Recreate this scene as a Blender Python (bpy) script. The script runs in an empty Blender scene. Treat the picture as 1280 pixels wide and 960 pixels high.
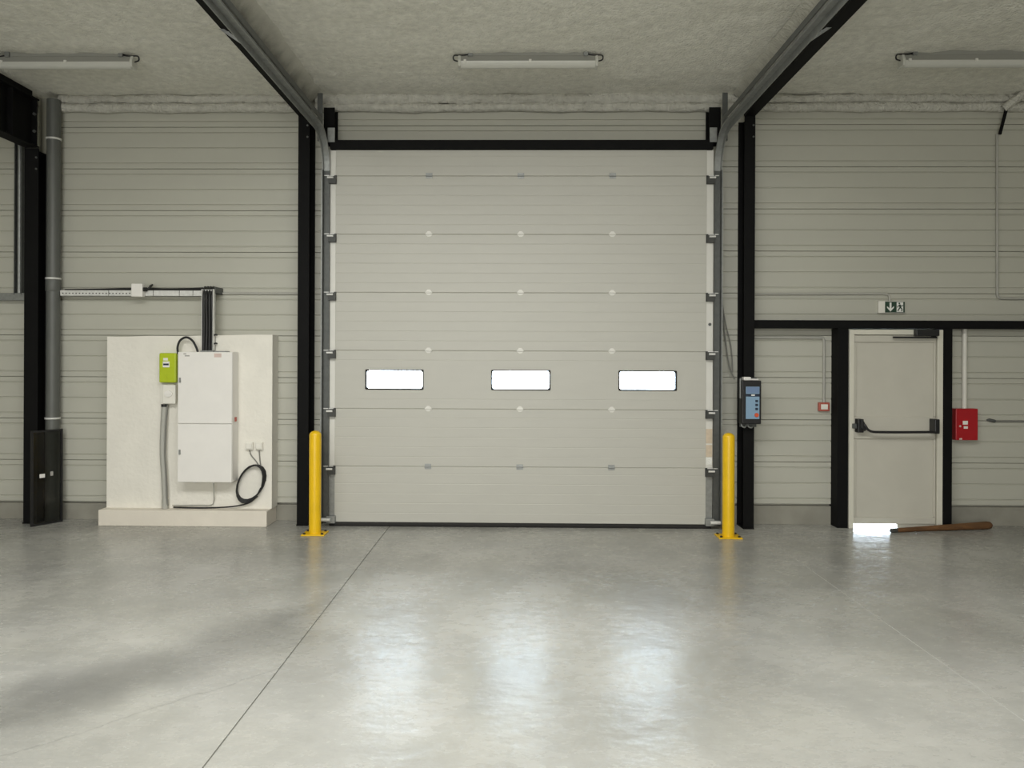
import bpy, math, random
from mathutils import Vector, Matrix, noise
random.seed(7)
S = bpy.context.scene
COL = S.collection

# ------------------------------------------------------------------ camera, sky, lights, exposure
cam_d = bpy.data.cameras.new('camera')
cam_d.sensor_width = 36.0
cam_d.lens = 27.0
cam_d.shift_x = 9.0 / 1280.0
cam_d.shift_y = -28.0 / 1280.0
cam = bpy.data.objects.new('camera', cam_d)
COL.objects.link(cam)
cam.matrix_world = (Matrix.Translation((0, 0, 1.725)) @ Matrix.Rotation(math.radians(0.9), 4, 'Z')
                    @ Matrix.Rotation(math.radians(90), 4, 'X') @ Matrix.Rotation(0.0042, 4, 'Z'))
S.camera = cam

W = bpy.data.worlds.new('sky')
S.world = W
W.use_nodes = True
bg = W.node_tree.nodes['Background']
bg.inputs['Color'].default_value = (0.72, 0.86, 1.0, 1)      # overcast daylight
bg.inputs['Strength'].default_value = 58.0

def area(name, loc, rot, sx, sy, power, color):
    d = bpy.data.lights.new(name, 'AREA')
    d.shape = 'RECTANGLE'; d.size = sx; d.size_y = sy; d.energy = power; d.color = color
    o = bpy.data.objects.new(name, d); COL.objects.link(o)
    o.location = loc; o.rotation_euler = rot
    return o
# assumed area lamps out of view: one overhead, one before the solid back wall
area('assumed_overhead_lamp', (-0.9, 2.2, 4.72), (0, 0, 0), 6.4, 2.0, 900, (1.0, 0.995, 0.965))
area('assumed_rear_lamp', (-1.2, -7.85, 2.3), (math.radians(90), 0, 0), 7.0, 4.2, 900, (1.0, 0.995, 0.965))

vs = S.view_settings
vs.view_transform = 'Standard'; vs.look = 'None'; vs.gamma = 1.0; vs.use_curve_mapping = False
vs.exposure = -0.89
S.cycles.max_bounces = 8
S.cycles.diffuse_bounces = 5
S.cycles.sample_clamp_indirect = 6.0

# ------------------------------------------------------------------ materials
def mat(name, color, rough=0.5, metal=0.0, spec=0.5, var=0.0, vscale=6.0, bump=0.0, bscale=120.0, bdist=0.004, coat=0.0, stretch=None):
    m = bpy.data.materials.new(name); m.use_nodes = True
    nt = m.node_tree; b = nt.nodes['Principled BSDF']
    b.inputs['Base Color'].default_value = (*color, 1)
    b.inputs['Roughness'].default_value = rough
    b.inputs['Metallic'].default_value = metal
    b.inputs['Specular IOR Level'].default_value = spec
    b.inputs['Coat Weight'].default_value = coat
    geo = nt.nodes.new('ShaderNodeNewGeometry')
    vec = geo.outputs['Position']
    if stretch:
        mp = nt.nodes.new('ShaderNodeMapping'); mp.inputs['Scale'].default_value = stretch
        nt.links.new(vec, mp.inputs['Vector']); vec = mp.outputs['Vector']
    n = nt.nodes.new('ShaderNodeTexNoise'); n.inputs['Scale'].default_value = vscale; n.inputs['Detail'].default_value = 5
    nt.links.new(vec, n.inputs['Vector'])
    r = nt.nodes.new('ShaderNodeMapRange')
    r.inputs['From Min'].default_value = 0.3; r.inputs['From Max'].default_value = 0.7
    r.inputs['To Min'].default_value = 1.0 - var; r.inputs['To Max'].default_value = 1.0 + var
    nt.links.new(n.outputs['Fac'], r.inputs['Value'])
    mx = nt.nodes.new('ShaderNodeVectorMath'); mx.operation = 'SCALE'
    mx.inputs[0].default_value = color
    nt.links.new(r.outputs['Result'], mx.inputs['Scale'])
    nt.links.new(mx.outputs['Vector'], b.inputs['Base Color'])
    if bump:
        n2 = nt.nodes.new('ShaderNodeTexNoise'); n2.inputs['Scale'].default_value = bscale; n2.inputs['Detail'].default_value = 4
        nt.links.new(vec, n2.inputs['Vector'])
        bp = nt.nodes.new('ShaderNodeBump'); bp.inputs['Strength'].default_value = bump; bp.inputs['Distance'].default_value = bdist
        nt.links.new(n2.outputs['Fac'], bp.inputs['Height']); nt.links.new(bp.outputs['Normal'], b.inputs['Normal'])
    return m

M_tray = mat('lacquered_tray', (0.485, 0.48, 0.415), 0.5, var=0.02, vscale=3, bump=0.15, bscale=60, bdist=0.002, stretch=(0.3, 1, 1))
M_door = mat('door_skin', (0.49, 0.482, 0.432), 0.45, var=0.015, vscale=9, bump=0.25, bscale=70, bdist=0.002, stretch=(0.25, 1, 1.6))
M_hinge_white = mat('white_hinge', (0.72, 0.71, 0.66), 0.4, var=0.02)
M_cap = mat('white_end_cap', (0.68, 0.67, 0.62), 0.4, var=0.05, vscale=3)
M_black = mat('black_painted_steel', (0.006, 0.006, 0.006), 0.65, spec=0.12, var=0.1)
M_black_satin = mat('black_plastic', (0.012, 0.012, 0.013), 0.4, var=0.05)
M_rubber = mat('black_rubber', (0.012, 0.011, 0.010), 0.8, var=0.1)
M_galv = mat('galvanised_steel', (0.30, 0.31, 0.30), 0.45, metal=0.55, var=0.12, vscale=25)
M_galv_dark = mat('dull_galvanised_steel', (0.10, 0.105, 0.10), 0.5, metal=0.3, var=0.12, vscale=25)
M_galv_light = mat('bright_galvanised_steel', (0.72, 0.72, 0.69), 0.4, metal=0.15, var=0.1, vscale=25)
M_bracket = mat('dark_zinc_bracket', (0.05, 0.052, 0.048), 0.5, metal=0.2)
M_pipe = mat('grey_plastic_pipe', (0.11, 0.115, 0.105), 0.45, var=0.05)
M_pvc = mat('grey_conduit', (0.42, 0.415, 0.375), 0.5, var=0.04)
M_pvc_white = mat('white_conduit', (0.72, 0.70, 0.63), 0.45, var=0.03)
M_spray = mat('sprayed_insulation', (0.82, 0.81, 0.735), 0.95, spec=0.1, var=0.10, vscale=14, bump=0.8, bscale=40, bdist=0.025)
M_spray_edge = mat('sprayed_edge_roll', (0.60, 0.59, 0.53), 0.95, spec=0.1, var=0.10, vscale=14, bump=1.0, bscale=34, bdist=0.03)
M_beam_coat = mat('graded_beam_coat', (0.15, 0.15, 0.135), 0.9, spec=0.1, var=0.35, vscale=10, bump=0.8, bscale=34, bdist=0.02)
def grade_by_height(m, z0, z1):
    # coat colour by height: near black below, pale above, with a ragged edge
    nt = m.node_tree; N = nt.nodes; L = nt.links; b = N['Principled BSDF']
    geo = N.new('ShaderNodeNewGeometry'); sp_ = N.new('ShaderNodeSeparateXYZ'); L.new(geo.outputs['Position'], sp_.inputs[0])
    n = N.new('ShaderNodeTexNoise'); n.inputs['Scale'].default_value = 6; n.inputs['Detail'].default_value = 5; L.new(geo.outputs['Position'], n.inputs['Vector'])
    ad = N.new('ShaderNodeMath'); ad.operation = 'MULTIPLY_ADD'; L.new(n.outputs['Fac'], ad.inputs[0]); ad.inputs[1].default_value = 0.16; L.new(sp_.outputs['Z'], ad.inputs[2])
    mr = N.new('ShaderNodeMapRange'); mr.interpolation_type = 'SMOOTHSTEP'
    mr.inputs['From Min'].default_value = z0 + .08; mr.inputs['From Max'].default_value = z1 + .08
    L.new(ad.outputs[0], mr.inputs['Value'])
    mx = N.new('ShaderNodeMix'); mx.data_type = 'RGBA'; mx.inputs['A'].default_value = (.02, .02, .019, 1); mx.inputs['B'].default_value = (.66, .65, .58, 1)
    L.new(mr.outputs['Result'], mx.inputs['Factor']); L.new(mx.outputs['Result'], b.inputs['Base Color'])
grade_by_height(M_beam_coat, 4.33, 4.60)
M_curb = mat('raw_concrete', (0.27, 0.26, 0.22), 0.85, var=0.15, vscale=4, bump=0.3, bscale=60)
M_slab = mat('white_painted_blockwork', (0.80, 0.775, 0.70), 0.7, var=0.03, vscale=5, bump=0.5, bscale=22, bdist=0.01)
M_plinth = mat('cream_plinth', (0.74, 0.69, 0.60), 0.75, var=0.03, vscale=5, bump=0.3, bscale=40)
M_cab = mat('white_enclosure', (0.82, 0.80, 0.76), 0.4, var=0.02)
M_lime = mat('lime_plastic', (0.44, 0.54, 0.015), 0.4, var=0.03)
M_white = mat('white_plastic', (0.80, 0.78, 0.71), 0.4, var=0.02)
M_grey_mark = mat('grey_print', (0.38, 0.37, 0.34), 0.6)
M_pink_mark = mat('pale_pink_sticker', (0.62, 0.49, 0.44), 0.6)
M_cable = mat('black_cable', (0.012, 0.012, 0.012), 0.5)
M_cable_grey = mat('grey_cable', (0.20, 0.20, 0.18), 0.5)
M_yellow = mat('yellow_paint', (0.80, 0.50, 0.006), 0.35, var=0.05, vscale=8)
M_frame = mat('door_frame_paint', (0.66, 0.64, 0.55), 0.45, var=0.02)
M_leaf = mat('door_leaf_paint', (0.55, 0.53, 0.46), 0.5, var=0.03, vscale=4)
M_red = mat('red_enamel', (0.38, 0.006, 0.012), 0.35, var=0.05)
M_red_rim = mat('red_plastic', (0.42, 0.10, 0.07), 0.45)
M_green = mat('sign_green', (0.022, 0.055, 0.035), 0.45)
M_sign_white = mat('sign_white', (0.80, 0.80, 0.76), 0.45)
M_blue = mat('blue_membrane', (0.23, 0.36, 0.50), 0.4)
M_blue2 = mat('display_blue', (0.17, 0.25, 0.40), 0.3)
M_navy = mat('navy_band', (0.015, 0.025, 0.05), 0.4)
M_orange = mat('orange_red_button', (0.62, 0.09, 0.03), 0.4)
M_beige = mat('beige_sticker', (0.60, 0.50, 0.38), 0.6, var=0.1, vscale=20)
M_wood = mat('weathered_wood', (0.13, 0.06, 0.02), 0.7, var=0.35, vscale=9, bump=0.4, bscale=50, stretch=(0.35, 3, 3))
M_woodtip = mat('dirty_wood_tip', (0.05, 0.05, 0.045), 0.8)
M_ext = mat('outside_concrete', (0.55, 0.55, 0.53), 0.9, var=0.05)
M_shell = mat('plain_wall', (0.50, 0.49, 0.42), 0.7)
M_diff = mat('opal_diffuser', (0.60, 0.60, 0.55), 0.3, var=0.02)
M_body = mat('luminaire_body', (0.30, 0.30, 0.27), 0.5)
M_filler = mat('dusty_joint_filler', (0.42, 0.42, 0.39), 0.8)
M_filler_dark = mat('dark_joint_filler', (0.14, 0.14, 0.12), 0.9)

def glass_mat(name, tint, keep, rough=0.02):
    m = bpy.data.materials.new(name); m.use_nodes = True; nt = m.node_tree
    nt.nodes.remove(nt.nodes['Principled BSDF'])
    out = nt.nodes['Material Output']
    t = nt.nodes.new('ShaderNodeBsdfTransparent'); t.inputs['Color'].default_value = (*tint, 1)
    g = nt.nodes.new('ShaderNodeBsdfGlossy'); g.inputs['Roughness'].default_value = rough
    g.inputs['Color'].default_value = (0.9, 0.9, 0.9, 1)
    fr = nt.nodes.new('ShaderNodeFresnel'); fr.inputs['IOR'].default_value = 1.45
    mix = nt.nodes.new('ShaderNodeMixShader')
    nt.links.new(fr.outputs['Fac'], mix.inputs['Fac'])
    nt.links.new(t.outputs['BSDF'], mix.inputs[1]); nt.links.new(g.outputs['BSDF'], mix.inputs[2])
    nt.links.new(mix.outputs['Shader'], out.inputs['Surface'])
    return m
M_glass = glass_mat('acrylic_pane', (0.92, 0.94, 0.95), 0)
M_dark_glass = glass_mat('dark_tinted_pane', (0.68, 0.69, 0.68), 0, 0.15)

def floor_mat():
    m = bpy.data.materials.new('power_trowelled_concrete'); m.use_nodes = True
    nt = m.node_tree; N = nt.nodes; L = nt.links; b = N['Principled BSDF']
    geo = N.new('ShaderNodeNewGeometry')
    def nz(scale, detail, stretch, dist=0.0, rough=0.55, off=(0, 0, 0)):
        mp = N.new('ShaderNodeMapping'); mp.inputs['Scale'].default_value = stretch; mp.inputs['Location'].default_value = off
        L.new(geo.outputs['Position'], mp.inputs['Vector'])
        n = N.new('ShaderNodeTexNoise'); n.inputs['Scale'].default_value = scale; n.inputs['Detail'].default_value = detail
        n.inputs['Distortion'].default_value = dist; n.inputs['Roughness'].default_value = rough
        L.new(mp.outputs['Vector'], n.inputs['Vector']); return n.outputs['Fac']
    def mr(v, a, c, lo, hi):
        r = N.new('ShaderNodeMapRange')
        for k, x in (('From Min', a), ('From Max', c), ('To Min', lo), ('To Max', hi)): r.inputs[k].default_value = x
        L.new(v, r.inputs['Value']); return r.outputs['Result']
    def mul(a, c, op='MULTIPLY'):
        q = N.new('ShaderNodeMath'); q.operation = op
        for i, x in enumerate((a, c)):
            if isinstance(x, float): q.inputs[i].default_value = x
            else: L.new(x, q.inputs[i])
        return q.outputs[0]
    big = nz(0.55, 3, (1, 1, 1), 0.6, off=(3.1, 0.4, 0))
    mid = nz(1.7, 4, (1, 0.8, 1), 0.3)
    fine = nz(14, 5, (0.6, 1, 1), 0.0, 0.6)
    trowel = nz(6, 3, (0.7, 1, 1), 0.0, 0.5)
    speck = nz(90, 3, (1, 1, 1))
    tone = mul(mul(mr(big, .30, .70, .76, 1.14), mr(mid, .2, .8, .80, 1.16)), mul(mr(fine, .2, .8, .93, 1.07), mr(speck, .3, .7, .96, 1.04)))
    # hairline cracks that start at the saw cut: distance to a wandering line
    sep = N.new('ShaderNodeSeparateXYZ'); L.new(geo.outputs['Position'], sep.inputs[0])
    wob = mul(mr(nz(2.5, 4, (1, 1, 0)), 0, 1, -.12, .12), mr(nz(11, 3, (1, 1, 0)), 0, 1, -.03, .03), 'ADD')
    def crack(x0, y0, slope, xmax, w):
        d = mul(mul(sep.outputs['Y'], mul(mul(sep.outputs['X'], -x0, 'ADD'), slope), 'SUBTRACT'), -y0, 'ADD')
        d = mul(d, wob, 'ADD')
        ab = N.new('ShaderNodeMath'); ab.operation = 'ABSOLUTE'; L.new(d, ab.inputs[0])
        line = mr(ab.outputs[0], 0.0, w, 1.0, 0.0)
        lim = mr(sep.outputs['X'], xmax - .02, xmax, 1.0, 0.0)
        return mul(line, lim)
    # a soft darker diagonal band across the left of the floor
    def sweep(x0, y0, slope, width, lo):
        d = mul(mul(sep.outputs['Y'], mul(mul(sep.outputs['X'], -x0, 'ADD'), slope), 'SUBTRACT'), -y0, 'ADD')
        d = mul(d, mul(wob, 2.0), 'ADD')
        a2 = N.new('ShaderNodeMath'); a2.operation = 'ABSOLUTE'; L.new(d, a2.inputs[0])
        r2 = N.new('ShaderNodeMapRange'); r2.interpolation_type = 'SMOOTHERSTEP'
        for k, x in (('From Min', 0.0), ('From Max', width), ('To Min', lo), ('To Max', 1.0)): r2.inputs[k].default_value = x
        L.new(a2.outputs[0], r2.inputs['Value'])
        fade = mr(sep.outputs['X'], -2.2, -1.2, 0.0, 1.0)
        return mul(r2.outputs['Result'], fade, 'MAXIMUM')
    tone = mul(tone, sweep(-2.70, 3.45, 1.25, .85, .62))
    ck = crack(-1.32, 4.29, 1.12, -1.32, .012)
    tone = mul(tone, mr(ck, 0, 1, 1.0, .72))
    sc = N.new('ShaderNodeVectorMath'); sc.operation = 'SCALE'
    hue = N.new('ShaderNodeMix'); hue.data_type = 'RGBA'
    hue.inputs['A'].default_value = (0.37, 0.366, 0.33, 1); hue.inputs['B'].default_value = (0.38, 0.378, 0.354, 1)
    L.new(mr(nz(.9, 2, (1, 1, 1), off=(7, 2, 0)), .3, .7, 0, 1), hue.inputs['Factor'])
    L.new(hue.outputs['Result'], sc.inputs[0]); L.new(tone, sc.inputs['Scale'])
    L.new(sc.outputs['Vector'], b.inputs['Base Color'])
    L.new(mr(mul(mul(mid, fine, 'ADD'), 0.5), .35, .65, .24, .30), b.inputs['Roughness'])
    b.inputs['Specular IOR Level'].default_value = 0.36
    bp = N.new('ShaderNodeBump'); bp.inputs['Strength'].default_value = 0.30; bp.inputs['Distance'].default_value = 0.02
    L.new(mul(trowel, mul(fine, 0.3), 'ADD'), bp.inputs['Height']); L.new(bp.outputs['Normal'], b.inputs['Normal'])
    return m
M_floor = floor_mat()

# ------------------------------------------------------------------ mesh builder
class MB:
    def __init__(s): s.v = []; s.f = []; s.sm = []
    def add(s, vs, fs, smooth=False):
        k = len(s.v); s.v += [tuple(p) for p in vs]
        for f in fs: s.f.append([k + i for i in f]); s.sm.append(smooth)
        return s
    def box(s, x0, x1, y0, y1, z0, z1):
        if x0 > x1: x0, x1 = x1, x0
        vs = [(x, y, z) for x in (x0, x1) for y in (y0, y1) for z in (z0, z1)]
        return s.add(vs, [(0, 1, 3, 2), (4, 6, 7, 5), (0, 4, 5, 1), (2, 3, 7, 6), (0, 2, 6, 4), (1, 5, 7, 3)])
    def prism(s, poly, axis, a, b):
        # poly: 2D outline; axis: 'x' -> (y,z), 'y' -> (x,z), 'z' -> (x,y)
        def pt(p, t): return {'x': (t, p[0], p[1]), 'y': (p[0], t, p[1]), 'z': (p[0], p[1], t)}[axis]
        n = len(poly)
        vs = [pt(p, a) for p in poly] + [pt(p, b) for p in poly]
        fs = [tuple(range(n)), tuple(range(2 * n - 1, n - 1, -1))] + [(i, i + n, (i + 1) % n + n, (i + 1) % n) for i in range(n)]
        return s.add(vs, fs)
    def tube(s, pts, r, n=8, closed=False, caps=True):
        pts = [Vector(p) for p in pts]; m = len(pts); rs = r if isinstance(r, (list, tuple)) else [r] * m
        rings = []; up = None
        for i, p in enumerate(pts):
            if closed: t = pts[(i + 1) % m] - pts[i - 1]
            else: t = pts[min(i + 1, m - 1)] - pts[max(i - 1, 0)]
            t.normalize()
            if up is None:
                a = Vector((0, 0, 1)) if abs(t.z) < .9 else Vector((0, 1, 0))
                up = (a - t * a.dot(t)).normalized()
            else: up = (up - t * up.dot(t)).normalized()
            sd = t.cross(up)
            rings.append([p + (up * math.cos(2 * math.pi * j / n) + sd * math.sin(2 * math.pi * j / n)) * rs[i] for j in range(n)])
        vs = [q for g in rings for q in g]; fs = []
        for i in range(m if closed else m - 1):
            a, b = i * n, ((i + 1) % m) * n
            for j in range(n): fs.append((a + j, a + (j + 1) % n, b + (j + 1) % n, b + j))
        s.add(vs, fs, True)
        if caps and not closed:
            s.add(rings[0], [tuple(range(n - 1, -1, -1))]); s.add(rings[-1], [tuple(range(n))])
        return s
    def lathe(s, prof, cx, cy, n=24):
        # prof: (radius, z) from bottom to top about a vertical axis
        vs = []; fs = []
        for r, z in prof:
            for j in range(n):
                a = 2 * math.pi * j / n; vs.append((cx + r * math.cos(a), cy + r * math.sin(a), z))
        for i in range(len(prof) - 1):
            for j in range(n): fs.append((i * n + j, i * n + (j + 1) % n, (i + 1) * n + (j + 1) % n, (i + 1) * n + j))
        s.add(vs, fs, True)
        k = len(prof) - 1
        s.add(vs[:n], [tuple(range(n - 1, -1, -1))]); s.add(vs[k * n:], [tuple(range(n))])
        return s
    def mesh(s, name):
        me = bpy.data.meshes.new(name); me.from_pydata(s.v, [], s.f)
        me.polygons.foreach_set('use_smooth', s.sm); me.validate(); me.update()
        import bmesh
        bm = bmesh.new(); bm.from_mesh(me); bmesh.ops.recalc_face_normals(bm, faces=bm.faces); bm.to_mesh(me); bm.free()
        return me

def put(name, me, parent=None, loc=(0, 0, 0), bevel=0):
    o = bpy.data.objects.new(name, me); COL.objects.link(o)
    o.location = loc
    if parent is not None:
        o.parent = parent
        t = Vector((0, 0, 0)); q = parent
        while q is not None:
            t += q.location
            if q.parent is not None: t += q.matrix_parent_inverse.translation
            q = q.parent
        o.matrix_parent_inverse = Matrix.Translation(-t)
    if bevel:
        b = o.modifiers.new('soft_edges', 'BEVEL'); b.width = bevel; b.segments = 2; b.limit_method = 'ANGLE'
    return o
def obj(name, mb, m, parent=None, bevel=0, loc=(0, 0, 0)):
    me = mb.mesh(name); me.materials.append(m)
    return put(name, me, parent, loc, bevel)
def copy(o, parent, loc):
    c = o.copy(); COL.objects.link(c); c.parent = parent
    c.location = loc
    return c
def tag(o, label, cat, group=None, kind=None):
    o['label'] = label; o['category'] = cat
    if group: o['group'] = group
    if kind: o['kind'] = kind
    return o
def struct(o): o['kind'] = 'structure'; return o
def thing(name, label, cat, loc, group=None, kind=None):
    o = bpy.data.objects.new(name, None); COL.objects.link(o); o.location = loc; o.empty_display_size = 0.1
    return tag(o, label, cat, group, kind)
def box(*a): return MB().box(*a)
def smooth_path(pts, k=6):
    # Catmull-Rom through the points
    P = [Vector(p) for p in pts]; P = [P[0] * 2 - P[1]] + P + [P[-1] * 2 - P[-2]]; out = []
    for i in range(1, len(P) - 2):
        a, b, c, d = P[i - 1:i + 3]
        for j in range(k):
            t = j / k
            out.append(0.5 * ((2 * b) + (c - a) * t + (2 * a - 5 * b + 4 * c - d) * t * t + (3 * b - a - 3 * c + d) * t ** 3))
    out.append(P[-2]); return out

WY = 8.24      # face of the wall trays
DY = 8.00      # face of the columns and of the sectional door
CZ = 4.57      # ceiling

# ------------------------------------------------------------------ floor
fl = struct(obj('floor', box(-9, 9, -8, 8.42, -0.25, -0.03), M_curb))
g = 0.004
J1, J2 = -1.322, 2.458
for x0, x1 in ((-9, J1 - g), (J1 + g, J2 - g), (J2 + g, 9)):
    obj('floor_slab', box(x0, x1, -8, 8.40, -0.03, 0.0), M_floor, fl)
obj('joint_filler', box(J1 - g, J1 + g, -8, 8.40, -0.03, -0.004), M_filler_dark, fl)
obj('joint_filler', box(J2 - g, J2 + g, -8, 8.40, -0.03, -0.001), M_filler, fl)
struct(obj('exterior_ground', box(-30, 30, 8.43, 60, -0.3, -0.03), M_ext))

# ------------------------------------------------------------------ ceiling of sprayed insulation
mb = MB()
nx, ny = 300, 78
X0, X1, Y0, Y1 = -9.0, 9.0, 3.6, 8.30
for j in range(ny + 1):
    for i in range(nx + 1):
        x = X0 + (X1 - X0) * i / nx; y = Y0 + (Y1 - Y0) * j / ny
        d = 0.022 * noise.noise((x * 1.3, y * 1.3, 0)) + 0.014 * noise.noise((x * 5, y * 5, 3)) + 0.008 * noise.noise((x * 13, y * 13, 7))
        mb.v.append((x, y, CZ + d))
for j in range(ny):
    for i in range(nx):
        a = j * (nx + 1) + i; mb.f.append([a, a + nx + 1, a + nx + 2, a + 1]); mb.sm.append(True)
ceil = struct(obj('ceiling', mb, M_spray))
mb = MB().box(-9, 9, -8, 1.3, CZ, CZ + .2).box(-9, 9, 3.5, 3.65, CZ, CZ + .2).box(-9, -4.2, 1.3, 3.5, CZ, CZ + .2).box(2.4, 9, 1.3, 3.5, CZ, CZ + .2)  # deck leaves an assumed opening, out of view, for the overhead lamp
obj('sprayed_deck', mb, M_spray, ceil)
mb = MB().box(-9.2, 9.2, -8.2, 8.6, CZ + .25, CZ + .3)
obj('roof_sheet', mb, M_shell, ceil)

def roll(pts, rad, seed, n=10, amp=0.3, step=0.05):
    mb = MB(); a, b = Vector(pts[0]), Vector(pts[1]); L = (b - a).length; k = max(2, int(L / step)); t = (b - a).normalized()
    up = Vector((0, 0, 1)) if abs(t.z) < .8 else Vector((0, 1, 0)); up = (up - t * up.dot(t)).normalized(); sd = t.cross(up)
    for i in range(k + 1):
        c = a + (b - a) * (i / k)
        c = c + up * (0.012 * noise.noise((seed, i * step * 1.1, 0)))
        for j in range(n):
            an = 2 * math.pi * j / n
            q = up * math.cos(an) + sd * math.sin(an)
            r = rad * (1 + amp * noise.noise((seed + i * step * 3.0, q.y * 1.5, q.z * 1.5)) + amp * .6 * noise.noise((seed + i * step * 9, q.y * 3, q.z * 3)))
            mb.v.append(tuple(c + q * r))
    for i in range(k):
        for j in range(n): mb.f.append([i * n + j, i * n + (j + 1) % n, (i + 1) * n + (j + 1) % n, (i + 1) * n + j]); mb.sm.append(True)
    return mb
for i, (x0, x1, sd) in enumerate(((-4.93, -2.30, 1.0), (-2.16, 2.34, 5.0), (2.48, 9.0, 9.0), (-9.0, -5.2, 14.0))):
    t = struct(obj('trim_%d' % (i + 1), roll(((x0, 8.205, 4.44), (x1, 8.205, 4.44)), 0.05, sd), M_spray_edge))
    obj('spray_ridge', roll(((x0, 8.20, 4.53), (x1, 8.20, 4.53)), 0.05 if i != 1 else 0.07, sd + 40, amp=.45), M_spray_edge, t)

# ------------------------------------------------------------------ front wall: steel trays in bays over a concrete curb
mb = MB()
D1 = (-1.80, 1.86, 3.88); D2 = (3.46, 4.44, 2.08)
mb.box(-9, D1[0], 8.29, 8.40, 0, 4.8).box(D1[1], D2[0], 8.29, 8.40, 0, 4.8).box(D2[1], 9, 8.29, 8.40, 0, 4.8)
mb.box(D1[0], D1[1], 8.29, 8.40, D1[2], 4.8).box(D2[0], D2[1], 8.29, 8.40, D2[2], 4.8)
wall = struct(obj('wall_front', mb, M_shell))
PITCH = 0.45
def tray_mesh(L, z0, z1):
    # cross-section (y, z): lipped joint at both ends, two small steps and a centre groove
    gv = 0.010; prof = [(0.035, 0.002), (0.004, 0.002), (0.0, 0.005)]
    def groove(z): return [(0.0, z - .008), (gv, z - .003), (gv, z + .003), (0.0, z + .008)]
    prof += groove(0.060) + groove(0.225) + groove(0.390)
    prof += [(0.0, 0.445), (0.004, 0.448), (0.035, 0.448)]
    if z0 > 0 or z1 < PITCH:
        p = [q for q in prof if z0 < q[1] < z1]
        if z0 > 0: p = [(0.035, z0), (0.0, z0)] + p
        if z1 < PITCH: p = p + [(0.0, z1), (0.035, z1)]
        prof = p
    return MB().prism(prof, 'x', 0, L).mesh('wall_panel')
cache = {}
def trays(x0, x1, base, zlo, zhi):
    for k in range(10):
        a = max(0.0, zlo - (base + k * PITCH)); b = min(PITCH, zhi - (base + k * PITCH))
        if b - a < 0.02: continue
        key = (round(x1 - x0, 4), round(a, 4), round(b, 4))
        if key not in cache:
            me = tray_mesh(x1 - x0, a, b); me.materials.append(M_tray); cache[key] = me
        put('wall_panel', cache[key], wall, (x0, WY, base + k * PITCH))
BL, BR = 0.192, 0.217
trays(-9.0, -5.19, BL, BL, 4.56)
trays(-5.035, -2.296, BL, BL, 4.56)
trays(-2.18, -1.975, BL, BL, 4.03)
trays(2.045, 2.355, BR, BR, 4.03)
trays(-2.18, 2.355, BR - .01, 4.032, 4.56)
trays(2.46, 3.352, BR, BR, 2.09)
trays(4.543, 9.0, BR, BR, 2.09)
trays(2.46, 9.0, BR, 2.171, 4.56)
for x0, x1, b in ((-9, -5.19, BL), (-5.035, -2.296, BL), (-2.18, -1.975, BL), (2.045, 2.355, BR), (2.46, 3.352, BR), (4.543, 9, BR)):
    obj('concrete_curb', box(x0, x1, 8.237, 8.29, 0, b - 0.018), M_curb, wall, bevel=.003)
struct(obj('wall_left', box(-9.15, -9.0, -8, 8.42, 0, 4.8), M_shell))
struct(obj('wall_right', box(9.0, 9.15, -8, 8.42, 0, 4.8), M_shell))
struct(obj('wall_back', box(-9.15, 9.15, -8.15, -8.0, 0, 4.8), M_shell))

# ------------------------------------------------------------------ steel frame
def column(name, x0, x1, ztop, label):
    t = thing(name, label, 'column', ((x0 + x1) / 2, 8.12, 0), None, 'thing')
    xm = (x0 + x1) / 2
    mb = MB().box(x0, x1, DY, DY + .012, 0, ztop).box(x0, x1, 8.225, 8.237, 0, ztop).box(xm - .005, xm + .005, DY + .012, 8.225, 0, ztop)
    obj('shaft', mb, M_black, t)
    obj('base_plate', box(x0 - .002, x1 + .002, DY - .012, 8.235, 0, .014), M_black, t)
    mb = MB()
    for zz in (ztop - .1, ztop - .22): mb.tube([(x1 - .02, DY - .012, zz), (x1 - .02, DY, zz)], .011, 6)
    obj('bolts', mb, M_galv_dark, t)['kind'] = 'stuff'
    return t
column('steel_column', -2.296, -2.178, 4.285, 'black steel column at the left edge of the big sectional door')
column('steel_column', 2.353, 2.462, 4.285, 'black steel column carrying the door control box')
column('steel_column', -5.187, -5.040, 3.95, 'black steel column beside the fat grey downpipe')

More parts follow.
